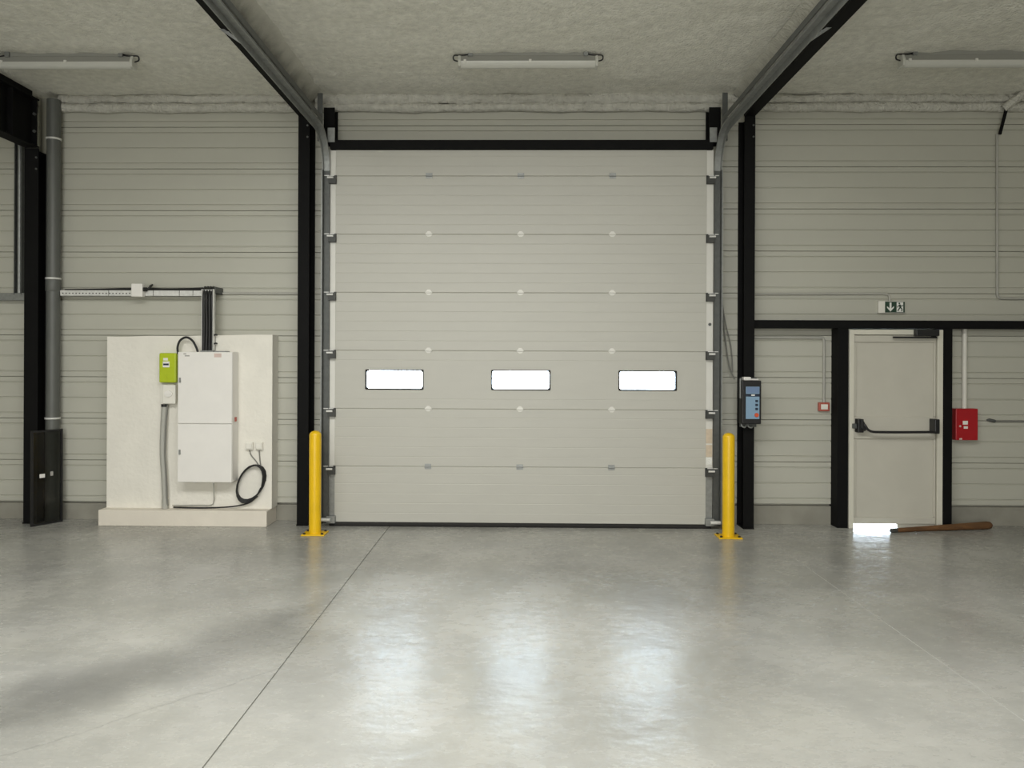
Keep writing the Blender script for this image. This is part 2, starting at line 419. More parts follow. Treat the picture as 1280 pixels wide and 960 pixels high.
def beam(x0, x1, zb, label, sprayed):
    t = thing('steel_beam', label, 'beam', ((x0 + x1) / 2, 0, zb), None, 'thing'); xm = (x0 + x1) / 2
    obj('bottom_flange', box(x0, x1, -8, DY + .012, zb, zb + .014), M_black, t)
    obj('web', box(xm - .006, xm + .006, -8, DY + .0, zb + .014, CZ - .02), M_black, t)
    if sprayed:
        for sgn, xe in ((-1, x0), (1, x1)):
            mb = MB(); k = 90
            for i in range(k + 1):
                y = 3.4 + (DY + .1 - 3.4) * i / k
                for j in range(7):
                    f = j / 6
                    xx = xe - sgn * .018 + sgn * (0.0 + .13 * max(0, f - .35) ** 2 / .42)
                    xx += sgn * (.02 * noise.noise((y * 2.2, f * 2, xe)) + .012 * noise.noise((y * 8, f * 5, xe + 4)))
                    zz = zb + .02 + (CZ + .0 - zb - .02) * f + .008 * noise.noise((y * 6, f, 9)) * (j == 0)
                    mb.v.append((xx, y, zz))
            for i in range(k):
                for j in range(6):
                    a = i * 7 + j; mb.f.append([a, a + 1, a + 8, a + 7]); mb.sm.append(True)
            obj('spray_coat', mb, M_beam_coat, t)
    else:
        obj('top_flange', box(x0, x1, -8, DY + .012, CZ - .12, CZ - .106), M_black, t)
        for yy in (7.2, 7.6, 7.985):
            for a, b in ((x0 + .01, xm - .006), (xm + .006, x1 - .01)): obj('stiffener', box(a, b, yy, yy + .01, zb + .014, CZ - .12), M_black, t)
        for zz in (4.30, 4.12):
            obj('bolt', MB().tube([(x1 - .03, 7.985, zz), (x1 - .03, 7.965, zz)], .016, 6), M_galv_dark, t)
    return t
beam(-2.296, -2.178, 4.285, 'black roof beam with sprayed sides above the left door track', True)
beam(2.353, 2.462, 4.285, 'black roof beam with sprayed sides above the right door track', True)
beam(-5.187, -5.040, 3.955, 'deep black roof beam meeting the column beside the downpipe', False)

# black rail and posts framing the side door
t = tag(obj('steel_rail', box(2.467, 9.0, 8.08, WY, 2.089, 2.172), M_black, bevel=.003), 'black horizontal steel rail running above the side door', 'rail')
tag(obj('steel_post', box(3.353, 3.466, 8.08, 8.288, 0, 2.089), M_black, bevel=.003), 'black steel post between the call point and the white exit door', 'post')
tag(obj('steel_post', box(4.437, 4.542, 8.08, 8.288, 0, 2.089), M_black, bevel=.003), 'black steel post between the white exit door and the red box', 'post')

# ------------------------------------------------------------------ sectional door
LX, RX = -1.900, 1.963
door = thing('door_1', 'large white sectional overhead door with three glazed slots', 'door', (0.03, DY, 0), None, 'structure')
JZ = [0.040, 0.626, 1.228, 1.836, 2.442, 3.050, 3.659, 3.932]
WIN = ((-1.577, -0.978), (-0.262, 0.345), (1.062, 1.655)); WZ = (1.434, 1.632)
def panel_mesh(h, with_windows):
    # local: x from LX to RX, z 0..h, face at y=0, faint horizontal flutes
    mb = MB(); gv = .0016
    def prof(z0, z1, first, last):
        p = []
        if first: p += [(.04, z0), (.008, z0), (.004, z0 + .002), (0, z0 + .006)]
        else: p += [(.04, z0), (0, z0)]
        z = (math.floor(z0 / .1016) + 1) * .1016
        while z < z1 - .03:
            if z > z0 + .03: p += [(0, z - .004), (gv, z), (0, z + .004)]
            z += .1016
        if last: p += [(0, z1 - .006), (.004, z1 - .002), (.008, z1), (.04, z1)]
        else: p += [(0, z1), (.04, z1)]
        return p
    if not with_windows:
        mb.prism(prof(0, h, True, True), 'x', LX, RX)
    else:
        a, b = WZ[0] - JZ[2], WZ[1] - JZ[2]
        mb.prism(prof(0, a, True, False), 'x', LX, RX); mb.prism(prof(b, h, False, True), 'x', LX, RX)
        xs = [LX] + [q for w in WIN for q in w] + [RX]
        for i in range(0, len(xs), 2): mb.box(xs[i], xs[i + 1], 0, .04, a, b)
    return mb.mesh('door_panel')
panels = []
for i in range(7):
    me = panel_mesh(JZ[i + 1] - JZ[i], i == 2); me.materials.append(M_door)
    panels.append(put('door_panel', me, door, (0, DY, JZ[i])))
def rrect(x0, x1, z0, z1, r, n=4):
    pts = []
    for cx, cz, a0 in ((x1 - r, z1 - r, 0), (x0 + r, z1 - r, 90), (x0 + r, z0 + r, 180), (x1 - r, z0 + r, 270)):
        for k in range(n + 1):
            a = math.radians(a0 + 90 * k / n); pts.append((cx + r * math.cos(a), cz + r * math.sin(a)))
    return pts
for x0, x1 in WIN:
    mb = MB(); o = rrect(x0 - .006, x1 + .006, WZ[0] - .006, WZ[1] + .006, .012); q = rrect(x0 + .006, x1 - .006, WZ[0] + .006, WZ[1] - .006, .026); n = len(o)
    vs = []
    for yy in (DY - .008, DY + .045):
        vs += [(p[0], yy, p[1]) for p in o]; vs += [(p[0], yy, p[1]) for p in q]
    fs = []
    for j in range(n):
        k = (j + 1) % n
        fs += [(j, k, n + k, n + j), (2 * n + j, 3 * n + j, 3 * n + k, 2 * n + k), (j, 2 * n + j, 2 * n + k, k), (n + j, n + k, 3 * n + k, 3 * n + j)]
    mb.add(vs, fs)
    obj('window_frame', mb, M_rubber, panels[2])
    obj('window_pane', box(x0 + .004, x1 - .004, DY + .012, DY + .018, WZ[0] + .004, WZ[1] - .004), M_glass, panels[2])
# centre hinges: two wing plates and a knuckle
mbh = MB()
mbh.prism([(-.035, 0), (.035, 0), (.030, .012), (.012, .032), (-.012, .032), (-.030, .012)], 'y', -.008, .0)
mbh.prism([(-.035, 0), (.035, 0), (.030, -.012), (.012, -.026), (-.012, -.026), (-.030, -.012)], 'y', -.006, .0)
mbh.tube([(-.036, -.008, 0), (.036, -.008, 0)], .0075, 8)
me_h = mbh.mesh('hinge'); me_h.materials.append(M_hinge_white)
mbg = MB().box(-.034, .034, -.006, 0, .004, .030).box(-.034, .034, -.005, 0, -.026, .004).tube([(-.036, -.008, 0), (.036, -.008, 0)], .0075, 8)
me_g = mbg.mesh('hinge'); me_g.materials.append(M_galv)
for i in range(1, 7):
    for x in (-0.923, 0.034, 0.987):
        h = put('hinge', me_g if i in (1, 6) else me_h, door, (x, DY, JZ[i]))
        if i in (1, 6): h['label'] = 'bare galvanised hinge'
# end caps, roller brackets
caps = []
for sx, a, b in ((-1, -1.958, LX - .001), (1, RX + .001, 2.034)):
    for i in range(7):
        obj('end_cap', box(a, b, DY + .004, DY + .04, JZ[i] + .004, JZ[i + 1] - .004), M_cap if i > 0 else M_galv, door, bevel=.002)
mb = MB().box(-.042, .042, -.012, .002, -.086, .004).box(-.036, .042, -.046, -.012, -.084, -.016)
me_b = mb.mesh('roller_bracket'); me_b.materials.append(M_bracket)
mbp = MB().tube([(-.046, -.050, -.026), (.018, -.050, -.026)], .011, 10).box(-.085, .02, -.02, -.014, -.004, .004)
me_pl = mbp.mesh('roller'); me_pl.materials.append(M_galv_light)
mbp = MB().tube([(.046, -.050, -.026), (-.018, -.050, -.026)], .011, 10).box(-.02, .085, -.02, -.014, -.004, .004)
me_pr = mbp.mesh('roller'); me_pr.materials.append(M_galv_light)
for i in range(1, 7):
    for x, mp in ((-1.932, me_pl), (1.998, me_pr)):
        br = put('roller_bracket', me_b, door, (x, DY, JZ[i]))
        put('roller', mp, br, (x, DY, JZ[i]))
for x, s in ((-1.93, -1), (2.0, 1)):
    br = obj('bottom_bracket', MB().box(x - .045, x + .045, DY - .05, DY, .035, .11).box(x - .06 + s * .05, x + .06 + s * .05, DY - .06, DY - .03, .055, .095), M_galv, door, bevel=.004)
    obj('roller', MB().tube([(x, DY - .065, .075), (x + s * .10, DY - .065, .075)], .018, 10), M_galv_light, br)
obj('bottom_seal', MB().prism([(DY - .012, .002), (DY + .03, .0), (DY + .042, .02), (DY + .04, .041), (DY - .005, .041), (DY - .014, .02)], 'x', LX - .05, RX + .06), M_rubber, door)
# warning stickers on the lower right end cap
st = obj('sticker', MB().box(1.966, 2.030, DY, DY + .005, .885, 1.035).box(1.966, 2.030, DY, DY + .005, .745, .868), M_beige, door)
ring = MB(); pts = [(1.998 + .026 * math.cos(k * math.pi / 8), DY - .001, .70 + .026 * math.sin(k * math.pi / 8)) for k in range(16)]
ring.tube(pts, .004, 5, closed=True); ring.box(1.966, 2.030, DY, DY + .005, .665, .735)
ring.tube([(1.98, DY - .001, .718), (2.016, DY - .001, .682)], .0035, 5)
obj('warning_mark', ring, M_sign_white, door)
mk = obj('key_hole', MB().tube([(2.0, DY - .004, 2.12), (2.0, DY + .006, 2.12)], .016, 10), M_galv_dark, door)

# lintel, stub posts, jambs
tag(obj('door_lintel', box(-1.958, 2.022, 7.975, 8.288, 3.936, 4.028), M_black), 'black lintel beam directly above the sectional door', 'lintel', None, 'thing')
for x0, x1, s, w in ((-2.05, -1.935, 'left', 'beside the left track bend'), (2.005, 2.125, 'right', 'beside the right track bend')):
    tag(obj('stub_post', MB().box(x0, x1, 8.08, 8.092, 4.03, 4.40).box(x0, x1, 8.222, 8.234, 4.03, 4.40).box((x0 + x1) / 2 - .005, (x0 + x1) / 2 + .005, 8.092, 8.222, 4.03, 4.40), M_black), 'short black post over the lintel %s' % w, 'post')
for x0, x1, n in ((-1.965, -1.80, 1), (1.86, 2.038, 2)):
    struct(obj('trim_%d' % (n + 4), box(x0, x1, 8.043, 8.42, 0, 3.936), M_galv_dark))
struct(obj('trim_7', box(-1.80, 1.86, 8.05, 8.42, 3.87, 3.936), M_galv_dark))

# ------------------------------------------------------------------ door tracks
def track(xo, xi, s, label):
    t = thing('door_track', label, 'track', ((xo + xi) / 2, 7.96, 0.03), 'tracks of the sectional door')
    # path in (y,z) with inward normal
    path = [(7.995, .03), (7.995, 3.71)]; R = .39
    for k in range(1, 12):
        a = math.radians(90 * k / 12); path.append((7.995 - R + R * math.cos(a), 3.71 + R * math.sin(a)))
    path += [(7.995 - R, 3.71 + R), (3.2, 3.71 + R)]
    def sweep(prof, lo, hi):
        mb = MB(); n = len(prof); pp = path[lo:hi]
        for i, (y, z) in enumerate(pp):
            a = pp[max(i - 1, 0)]; b = pp[min(i + 1, len(pp) - 1)]
            ty, tz = b[0] - a[0], b[1] - a[1]; L = math.hypot(ty, tz); ty /= L; tz /= L
            ny_, nz_ = -tz, ty      # toward the camera / downwards
            if i == 0 and lo == 0: ny_, nz_ = -1, 0
            for px_, d in prof: mb.v.append((px_, y + ny_ * d, z + nz_ * d))
        for i in range(len(pp) - 1):
            for j in range(n): mb.f.append([i * n + j, i * n + (j + 1) % n, (i + 1) * n + (j + 1) % n, (i + 1) * n + j]); mb.sm.append(False)
        k = (len(pp) - 1) * n
        mb.f.append(list(range(n))); mb.f.append([k + j for j in range(n - 1, -1, -1)]); mb.sm += [False, False]
        return mb
    th = .005 * -s
    # outer lip | web | inner return
    prof = [(xo, .062), (xo, 0), (xi, 0), (xi, .022), (xi - th * 0 + s * .005, .022), (xi + s * .005, .006), (xo - s * .006, .006), (xo - s * .006, .062)]
    obj('vertical_rail', sweep(prof, 0, 2), M_galv_dark, t)  # shade inside the channel is put into a darker steel colour
    obj('curved_rail', sweep(prof, 1, 14), M_galv, t)
    obj('horizontal_rail', sweep(prof, 13, 15), M_galv, t)
    # angle iron standing above the horizontal rail
    xa = xi - s * .005
    obj('stiffening_angle', MB().box(xa, xa - s * .012, 3.2, 7.6, 4.104, 4.15).box(xa, xa + s * .03, 3.2, 7.6, 4.145, 4.15), M_galv_dark, t)
    obj('lip_edge', box(xo - s * .001, xo + s * .008, 7.925, 7.935, .06, 3.70), M_galv, t)
    obj('mounting_plate', box(xi - s * .055, xi + s * .02, 7.955, 7.967, 4.0, 4.15), M_galv, t, bevel=.002)
    # hangers
    mb = MB()
    mb.box(xo - s * .01, xo + s * .045, 7.90, 7.905, 4.0, 4.49).box(xo + s * .040, xo + s * .045, 7.905, 7.94, 4.0, 4.49)
    obj('hanger', mb, M_galv_dark, t)
    mb = MB(); x2 = xo + s * .30
    pts = [(xo - s * .03, 5.9, 4.10), (x2 - s * .06, 5.9, 4.278), (x2 - s * .02, 5.9, 4.278), (xo + s * .015, 5.9, 4.10)]
    mb.prism([(p[0], p[2]) for p in pts], 'y', 5.88, 5.885)
    for k in range(5):
        f = .15 + .17 * k; mb.tube([(xo + (x2 - s * .05 - xo) * f, 5.876, 4.10 + .178 * f), (xo + (x2 - s * .05 - xo) * f, 5.88, 4.10 + .178 * f)], .012, 8)
    obj('hanger', mb, M_galv, t)
    return t
track(-2.026, -1.958, -1, 'grey steel track guiding the left edge of the sectional door')
track(2.104, 2.036, 1, 'grey steel track guiding the right edge of the sectional door')
# slack cable beside the right track
mb = MB().tube(smooth_path([(2.16, 8.19, 4.05), (2.14, 8.19, 3.2), (2.17, 8.19, 2.4), (2.24, 8.18, 1.75), (2.285, 8.10, 1.55)]), .007, 6)
mb.tube(smooth_path([(2.13, 8.2, 3.1), (2.19, 8.2, 2.3), (2.27, 8.19, 1.9), (2.28, 8.15, 1.62)]), .006, 6)
tag(obj('control_cable', mb, M_cable_grey), 'slack grey cables hanging between right track and black column', 'cable')

# ------------------------------------------------------------------ bollards
def bollard(x, y, label):
    t = thing('bollard', label, 'bollard', (x, y, 0), 'yellow bollards in front of the sectional door')
    r = .059
    prof = [(r, .012), (r, .985)] + [(r * math.cos(math.radians(a)), .985 + .045 * math.sin(math.radians(a))) for a in (15, 30, 45, 60, 75, 87)]
    obj('post', MB().lathe(prof, x, y, 28), M_yellow, t)
    obj('base_plate', box(x - .115, x + .115, y - .10, y + .10, 0, .012), M_yellow, t, bevel=.003)
    for dx in (-.088, .088):
        for dy in (-.072, .072): obj('anchor_bolt', MB().tube([(x + dx, y + dy, .011), (x + dx, y + dy, .026)], .013, 6), M_black_satin, t)
bollard(-2.004, 7.62, 'yellow steel bollard at the left edge of the sectional door')
bollard(2.098, 7.63, 'yellow steel bollard at the right edge under the control box')

# ------------------------------------------------------------------ ceiling lights
def luminaire(x, label):
    y = 7.1; t = thing('ceiling_light', label, 'light', (x, y, CZ), 'batten lights under the sprayed ceiling')
    h = .63
    obj('housing', MB().prism([(y - .045, 4.485), (y + .045, 4.485), (y + .03, 4.545), (y - .03, 4.545)], 'x', x - h, x + h), M_body, t, bevel=.003)
    pr = [(y + .05 * math.cos(math.radians(a)), 4.488 + .052 * math.sin(math.radians(a))) for a in range(0, -181, -20)]
    obj('diffuser', MB().prism(pr, 'x', x - h + .01, x + h - .01), M_diff, t)
    for s in (-1, 1):
        obj('end_cap', MB().prism([(y - .054, 4.44), (y + .054, 4.44), (y + .054, 4.50), (y + .03, 4.55), (y - .03, 4.55), (y - .054, 4.50)], 'x', x + s * (h - .012), x + s * (h + .014)), M_diff, t, bevel=.006)
        cb = obj('cable', MB().tube(smooth_path([(x + s * (h + .01), y, 4.50), (x + s * (h + .055), y - .01, 4.512), (x + s * (h + .05), y - .02, 4.548), (x + s * (h - .03), y - .03, 4.545), (x + s * (h - .12), y - .03, 4.565)]), .007, 6), M_cable, t)
        obj('clip', MB().box(x + s * (h - .10) - .02, x + s * (h - .10) + .02, y - .05, y + .05, 4.535, 4.60), M_galv, t)
    for k in (-.58, .02): obj('latch', box(x + k - .012, x + k + .012, y - .058, y - .046, 4.475, 4.50), M_hinge_white, t)
    obj('mounting_rail', box(x - .55, x + .55, y - .03, y + .03, 4.545, 4.60), M_body, t)
luminaire(0.091, 'slim batten light on the ceiling in front of the sectional door')
luminaire(-4.215, 'slim batten light on the ceiling over the white cabinet bay')
luminaire(4.148, 'slim batten light on the ceiling over the side door bay')

# ------------------------------------------------------------------ downpipe and leaning screen
t = thing('downpipe', 'fat grey downpipe with metal clips beside the black column', 'pipe', (-4.99, 8.11, 0))
obj('pipe', MB().lathe([(.068, 0), (.068, 4.50)], -4.958, 8.13, 24), M_pipe, t)
obj('socket', MB().lathe([(.068, 2.45), (.074, 2.46), (.074, 2.58), (.068, 2.59)], -4.958, 8.13, 24), M_pipe, t)
for z in (4.08, 2.59, 1.10): obj('pipe_clip', MB().lathe([(.069, z - .010), (.077, z - .010), (.077, z + .010), (.069, z + .010)], -4.958, 8.13, 24), M_galv_light, t)

def plane_basis(a, b):
    a = Vector(a); b = Vector(b); u = (b - a); L = u.length; u.normalize(); return a, u, L
t = thing('screen_panel', 'dark tinted panel in a black frame leaning beside the downpipe', 'panel', (-4.9, 7.95, 0))
A = Vector((-5.005, 7.84, 0)); B = Vector((-4.845, 8.12, 0)); u = (B - A); Lw = u.length; u.normalize(); nrm = Vector((u.y, -u.x, 0)); lean = Vector((-.02, .03, 0))
Ht = .985
def sp(a, h, d): return A + u * a + lean * (h / Ht) + Vector((0, 0, h)) + nrm * d
def sbox(a0, a1, h0, h1, d0, d1):
    vs = [sp(a, h, d) for a in (a0, a1) for h in (h0, h1) for d in (d0, d1)]
    return MB().add(vs, [(0, 1, 3, 2), (4, 6, 7, 5), (0, 4, 5, 1), (2, 3, 7, 6), (0, 2, 6, 4), (1, 5, 7, 3)])
fw = .02
obj('frame_bar', sbox(0, fw, 0, Ht, -.012, .012), M_black_satin, t); obj('frame_bar', sbox(Lw - fw, Lw, 0, Ht, -.012, .012), M_black_satin, t)
obj('frame_bar', sbox(fw, Lw - fw, 0, fw, -.012, .012), M_black_satin, t); obj('frame_bar', sbox(fw, Lw - fw, Ht - fw, Ht, -.012, .012), M_black_satin, t)
obj('tinted_pane', sbox(fw - .004, Lw - fw + .004, fw - .004, Ht - fw + .004, -.003, .003), M_dark_glass, t)
obj('sticker', MB().add([sp(a, h, .005) for a, h in ((.085, .49), (.14, .49), (.14, .53), (.085, .53))], [(0, 1, 2, 3)]), M_cab, t)
obj('sticker', MB().add([sp(a, h, .005) for a, h in ((.195, .50), (.225, .50), (.225, .545), (.195, .545))], [(0, 1, 2, 3)]), M_grey_mark, t)

# ------------------------------------------------------------------ cable trays and conduits, left bay
t = thing('cable_tray', 'light grey cable tray running from the downpipe to the vertical drop', 'cable tray', (-4.1, 8.17, 2.40))
xs = [-4.885, -4.36, -3.88, -3.60, -3.455, -3.32]
for i in range(5):
    x0, x1 = xs[i] + .003, xs[i + 1] - .003
    obj('tray_section', MB().box(x0, x1, 8.13, 8.236, 2.405, 2.410).box(x0, x1, 8.13, 8.134, 2.405, 2.468), M_galv_light, t)
mb = MB()
for i in range(26):
    x = -4.86 + i * .036
    if x < -4.10: mb.box(x, x + .014, 8.1285, 8.1295, 2.43, 2.441)
obj('perforations', mb, M_galv_dark, t)['kind'] = 'stuff'
obj('wiring', MB().tube(smooth_path([(-4.87, 8.2, 2.47), (-4.5, 8.18, 2.475), (-4.1, 8.19, 2.485), (-3.7, 8.18, 2.48), (-3.36, 8.17, 2.49)]), .017, 8).tube([(-4.87, 8.16, 2.455), (-4.1, 8.165, 2.46), (-3.36, 8.16, 2.465)], .014, 8), M_cable, t)
t = thing('junction_box', 'small grey junction box fixed on the horizontal cable tray', 'box', (-4.02, 8.11, 2.39))
obj('case', box(-4.085, -3.965, 8.06, 8.128, 2.395, 2.535), M_cab, t, bevel=.008)
obj('gland', MB().tube([(-3.965, 8.09, 2.475), (-3.93, 8.09, 2.475)], .022, 10), M_cable, t)
obj('lead', MB().tube(smooth_path([(-3.93, 8.09, 2.475), (-3.90, 8.10, 2.50), (-3.90, 8.15, 2.53), (-3.95, 8.2, 2.52)]), .010, 6), M_cable, t)
t = thing('cable_drop', 'vertical tray of black cables dropping into the white cabinet', 'cable tray', (-3.26, 8.15, 1.82))
obj('channel', MB().box(-3.305, -3.175, 8.035, 8.040, 1.83, 2.47).box(-3.182, -3.175, 7.98, 8.04, 1.83, 2.47).box(-3.305, -3.300, 7.99, 8.04, 1.83, 2.47), M_galv_light, t)
for k in range(4):
    x = -3.288 + k * .029
    obj('cable', MB().tube(smooth_path([(x, 8.015 - .01 * (k % 2), 1.825), (x + .004, 8.012, 2.1), (x, 8.015 - .012 * (k % 2), 2.36), (x - .005, 8.04, 2.45), (x - .02, 8.10, 2.495), (x - .05, 8.17, 2.505)]), .0155, 8), M_cable, t)
for z in (1.99, 1.90): obj('tie', MB().tube([(-3.175, 8.01, z), (-3.155, 8.0, z + .006), (-3.145, 8.01, z)], .009, 6), M_cable, t)
obj('bend_cover', MB().box(-3.27, -3.17, 8.02, 8.236, 2.43, 2.44).box(-3.18, -3.17, 8.02, 8.236, 2.43, 2.50), M_galv_dark, t, bevel=.004)
tag(obj('conduit', MB().tube([(-3.19, 8.222, 2.446), (-2.30, 8.222, 2.446)], .012, 8), M_pvc), 'thin grey conduit continuing from the cable drop to the column', 'conduit')
t = thing('cable_channel', 'grey perforated channel left of the downpipe column', 'cable tray', (-5.4, 8.2, 2.37))
obj('vertical_channel', MB().box(-5.405, -5.32, 8.215, 8.22, 2.42, 4.5).box(-5.405, -5.395, 8.16, 8.22, 2.42, 4.5).box(-5.33, -5.32, 8.16, 8.22, 2.42, 4.5), M_galv_dark, t)
obj('conduit', MB().tube([(-5.362, 8.19, 2.42), (-5.362, 8.19, 4.5)], .022, 8), M_galv, t)
obj('horizontal_channel', MB().box(-8.9, -5.19, 8.16, 8.236, 2.36, 2.44), M_galv, t, bevel=.004)
obj('bracket', box(-5.26, -5.195, 8.17, 8.236, 2.14, 2.30), M_galv, t)

# ------------------------------------------------------------------ blockwork slab, plinth
mb = MB()
K = 24; F, Tp = [], []
xl, xr = -4.33, -2.575
for yy in (8.05, 8.236):
    for i in range(K + 1):
        x = xl + (xr - xl) * i / K
        mb.v.append((x + (.008 * noise.noise((3, yy, 0)) if 0 < i < K else 0), yy, .165))
        mb.v.append((x, yy, 1.985 + .014 * (x + 3.45) / .9 + .006 * noise.noise((x * 3, 0, 0))))
for i in range(K):
    a = 2 * i; b = 2 * (K + 1) + 2 * i
    for q in ((a, a + 1, a + 3, a + 2), (b, b + 2, b + 3, b + 1), (a + 1, b + 1, b + 3, a + 3), (a, a + 2, b + 2, b)): mb.f.append(list(q)); mb.sm.append(False)
a, b = 0, 2 * (K + 1); mb.f.append([a, b, b + 1, a + 1]); a, b = 2 * K, 2 * (K + 1) + 2 * K; mb.f.append([a, a + 1, b + 1, b]); mb.sm += [False, False]
tag(obj('backing_slab', mb, M_slab), 'white painted masonry slab carrying the electrical cabinet', 'slab', None, 'thing')
tag(obj('plinth', box(-4.345, -2.585, 7.915, 8.236, 0, .165), M_plinth, bevel=.006), 'low cream plinth under the white masonry slab', 'plinth')

# ------------------------------------------------------------------ electrical cabinet and meter
t = thing('electrical_cabinet', 'tall white two-door electrical cabinet on the masonry slab', 'cabinet', (-3.215, 8.05, .466))
obj('body', box(-3.498, -2.932, 7.885, 8.045, .466, 1.812), M_cab, t, bevel=.004)
d1 = obj('door', box(-3.496, -2.934, 7.868, 7.884, 1.074, 1.810), M_cab, t, bevel=.004)
d2 = obj('door', box(-3.496, -2.934, 7.868, 7.884, .468, 1.068), M_cab, t, bevel=.004)
obj('lock', MB().box(-3.480, -3.464, 7.858, 7.868, 1.495, 1.545).tube([(-3.468, 7.86, 1.51), (-3.468, 7.852, 1.51)], .009, 8), M_galv, d1)
obj('lock', MB().box(-3.480, -3.464, 7.858, 7.868, .752, .802).tube([(-3.468, 7.86, .77), (-3.468, 7.852, .77)], .009, 8), M_galv, d2)
obj('maker_mark', MB().box(-3.438, -3.41, 7.8665, 7.868, 1.785, 1.797).box(-3.425, -3.375, 7.8665, 7.868, 1.765, 1.777), M_grey_mark, d1)
obj('sticker', box(-3.12, -3.045, 7.8665, 7.868, 1.757, 1.797), M_pink_mark, d1)
obj('side_latch', box(-2.932, -2.922, 7.94, 7.985, 1.09, 1.135), M_red_rim, t, bevel=.003)
for x in (-3.35, -3.16, -2.98): obj('cable_gland', MB().tube([(x, 7.97, .466), (x, 7.97, .445)], .014, 8), M_cab, t)
obj('cable_entry', MB().box(-3.15, -3.02, 7.93, 8.03, 1.812, 1.823).box(-3.31, -3.18, 7.98, 8.04, 1.812, 1.828), M_galv, t)
tag(obj('earth_wire', MB().tube(smooth_path([(-3.16, 7.97, .442), (-3.165, 7.99, .34), (-3.18, 8.03, .25), (-3.21, 8.035, .205), (-3.33, 8.035, .20), (-3.62, 8.03, .197)]), .0055, 6), M_pvc), 'thin grey wire hanging below the cabinet to the plinth', 'wire')
tag(obj('arched_cable', MB().tube(smooth_path([(-3.540, 7.97, 1.79), (-3.545, 7.97, 1.86), (-3.52, 7.97, 1.93), (-3.455, 7.97, 1.965), (-3.39, 7.97, 1.93), (-3.345, 7.96, 1.86), (-3.325, 7.95, 1.815)]), .012, 8), M_cable), 'black cable arching from the lime green meter into the cabinet top', 'cable')
t = thing('electricity_meter', 'lime green electricity meter left of the white cabinet', 'meter', (-3.645, 8.05, 1.486))
obj('case', MB().box(-3.735, -3.555, 7.955, 8.046, 1.49, 1.80), M_lime, t, bevel=.014)
wd = obj('display_window', box(-3.692, -3.622, 7.950, 7.957, 1.650, 1.712), M_cab, t, bevel=.002)
obj('display', box(-3.685, -3.629, 7.947, 7.951, 1.672, 1.690), M_navy, wd)
obj('top_label', box(-3.688, -3.640, 7.952, 7.9555, 1.722, 1.748), M_white, t)
obj('buttons', MB().tube([(-3.655, 7.956, 1.57), (-3.655, 7.949, 1.57)], .011, 10).tube([(-3.655, 7.956, 1.535), (-3.655, 7.949, 1.535)], .011, 10), M_lime, t)
t = thing('circuit_breaker', 'white main breaker box below the lime green meter', 'breaker', (-3.648, 8.05, 1.26))
obj('base', box(-3.745, -3.60, 8.01, 8.046, 1.262, 1.478), M_white, t, bevel=.004)
obj('cover', box(-3.705, -3.565, 7.965, 8.012, 1.268, 1.468), M_white, t, bevel=.01)
kn = [(-3.635 + .042 * math.cos(a * math.pi / 8), 1.375 + .032 * math.sin(a * math.pi / 8)) for a in range(16)]
obj('rotary_handle', MB().prism(kn, 'y', 7.95, 7.966).box(-3.668, -3.600, 7.944, 7.951, 1.371, 1.379), M_cab, t)
t = thing('meter_conduit', 'bent grey cable duct from breaker down to the plinth', 'conduit', (-3.70, 8.03, .165))
path = smooth_path([(-3.70, 8.014, 1.262), (-3.712, 8.012, 1.0), (-3.716, 8.012, .75), (-3.70, 8.012, .5), (-3.692, 8.012, .3), (-3.69, 8.014, .166)])
obj('duct', MB().tube(path, .030, 10), M_pvc, t)
obj('sleeve', MB().tube([(-3.69, 8.012, .26), (-3.69, 8.012, .166)], .034, 10), M_pvc, t)
obj('cable', MB().tube([(-3.667, 8.01, 1.262), (-3.676, 7.99, 1.0), (-3.682, 7.988, .75), (-3.667, 7.988, .5), (-3.66, 7.99, .3), (-3.655, 8.0, .20)], .008, 6), M_cable_grey, t)
obj('collar', MB().tube([(-3.70, 8.014, 1.262), (-3.701, 8.014, 1.235)], .033, 10), M_cable, t)

# sockets, coil
for x, w in ((-2.808, 'left'), (-2.704, 'right')):
    t = thing('wall_socket', 'white square socket, the %s one above the black cable coil' % w, 'socket', (x, 8.05, .785))
    obj('plate', box(x - .038, x + .038, 8.018, 8.047, .785, .868), M_white, t, bevel=.006)
    obj('cover', box(x - .030, x + .030, 8.006, 8.02, .797, .858), M_white, t, bevel=.006)
mb = MB()
loops = []
for k in range(100):
    a = 2 * math.pi * k / 20; n = k // 20
    rx = .146 - .003 * n + .003 * math.sin(n * 7 + a); rz = .190 + .006 * (n - 2) * (1 if math.sin(a) < 0 else .2)
    sk = .28 * math.sin(a) * rx
    loops.append((-2.788 + rx * math.cos(a) + sk, 8.038 - .012 * n, .438 + rz * math.sin(a) + .02 * math.cos(a)))
coil = obj('cable_coil', MB().tube(loops, .0085, 6), M_cable)
tag(coil, 'coil of black cable hanging right of the cabinet', 'cable coil')
obj('lead', MB().tube(smooth_path([(-2.808, 8.03, .786), (-2.79, 8.035, .73), (-2.735, 8.04, .66), (-2.70, 8.03, .60)]), .0055, 6).tube(smooth_path([(-2.704, 8.03, .786), (-2.70, 8.035, .70), (-2.685, 8.03, .61), (-2.67, 8.03, .55)]), .0055, 6), M_cable_grey, coil)
obj('tail', MB().tube(smooth_path([(-2.72, 8.03, .30), (-2.80, 8.02, .235), (-2.92, 8.015, .20), (-3.1, 8.012, .182), (-3.35, 8.012, .176), (-3.60, 8.012, .18)]), .008, 6), M_cable, coil)

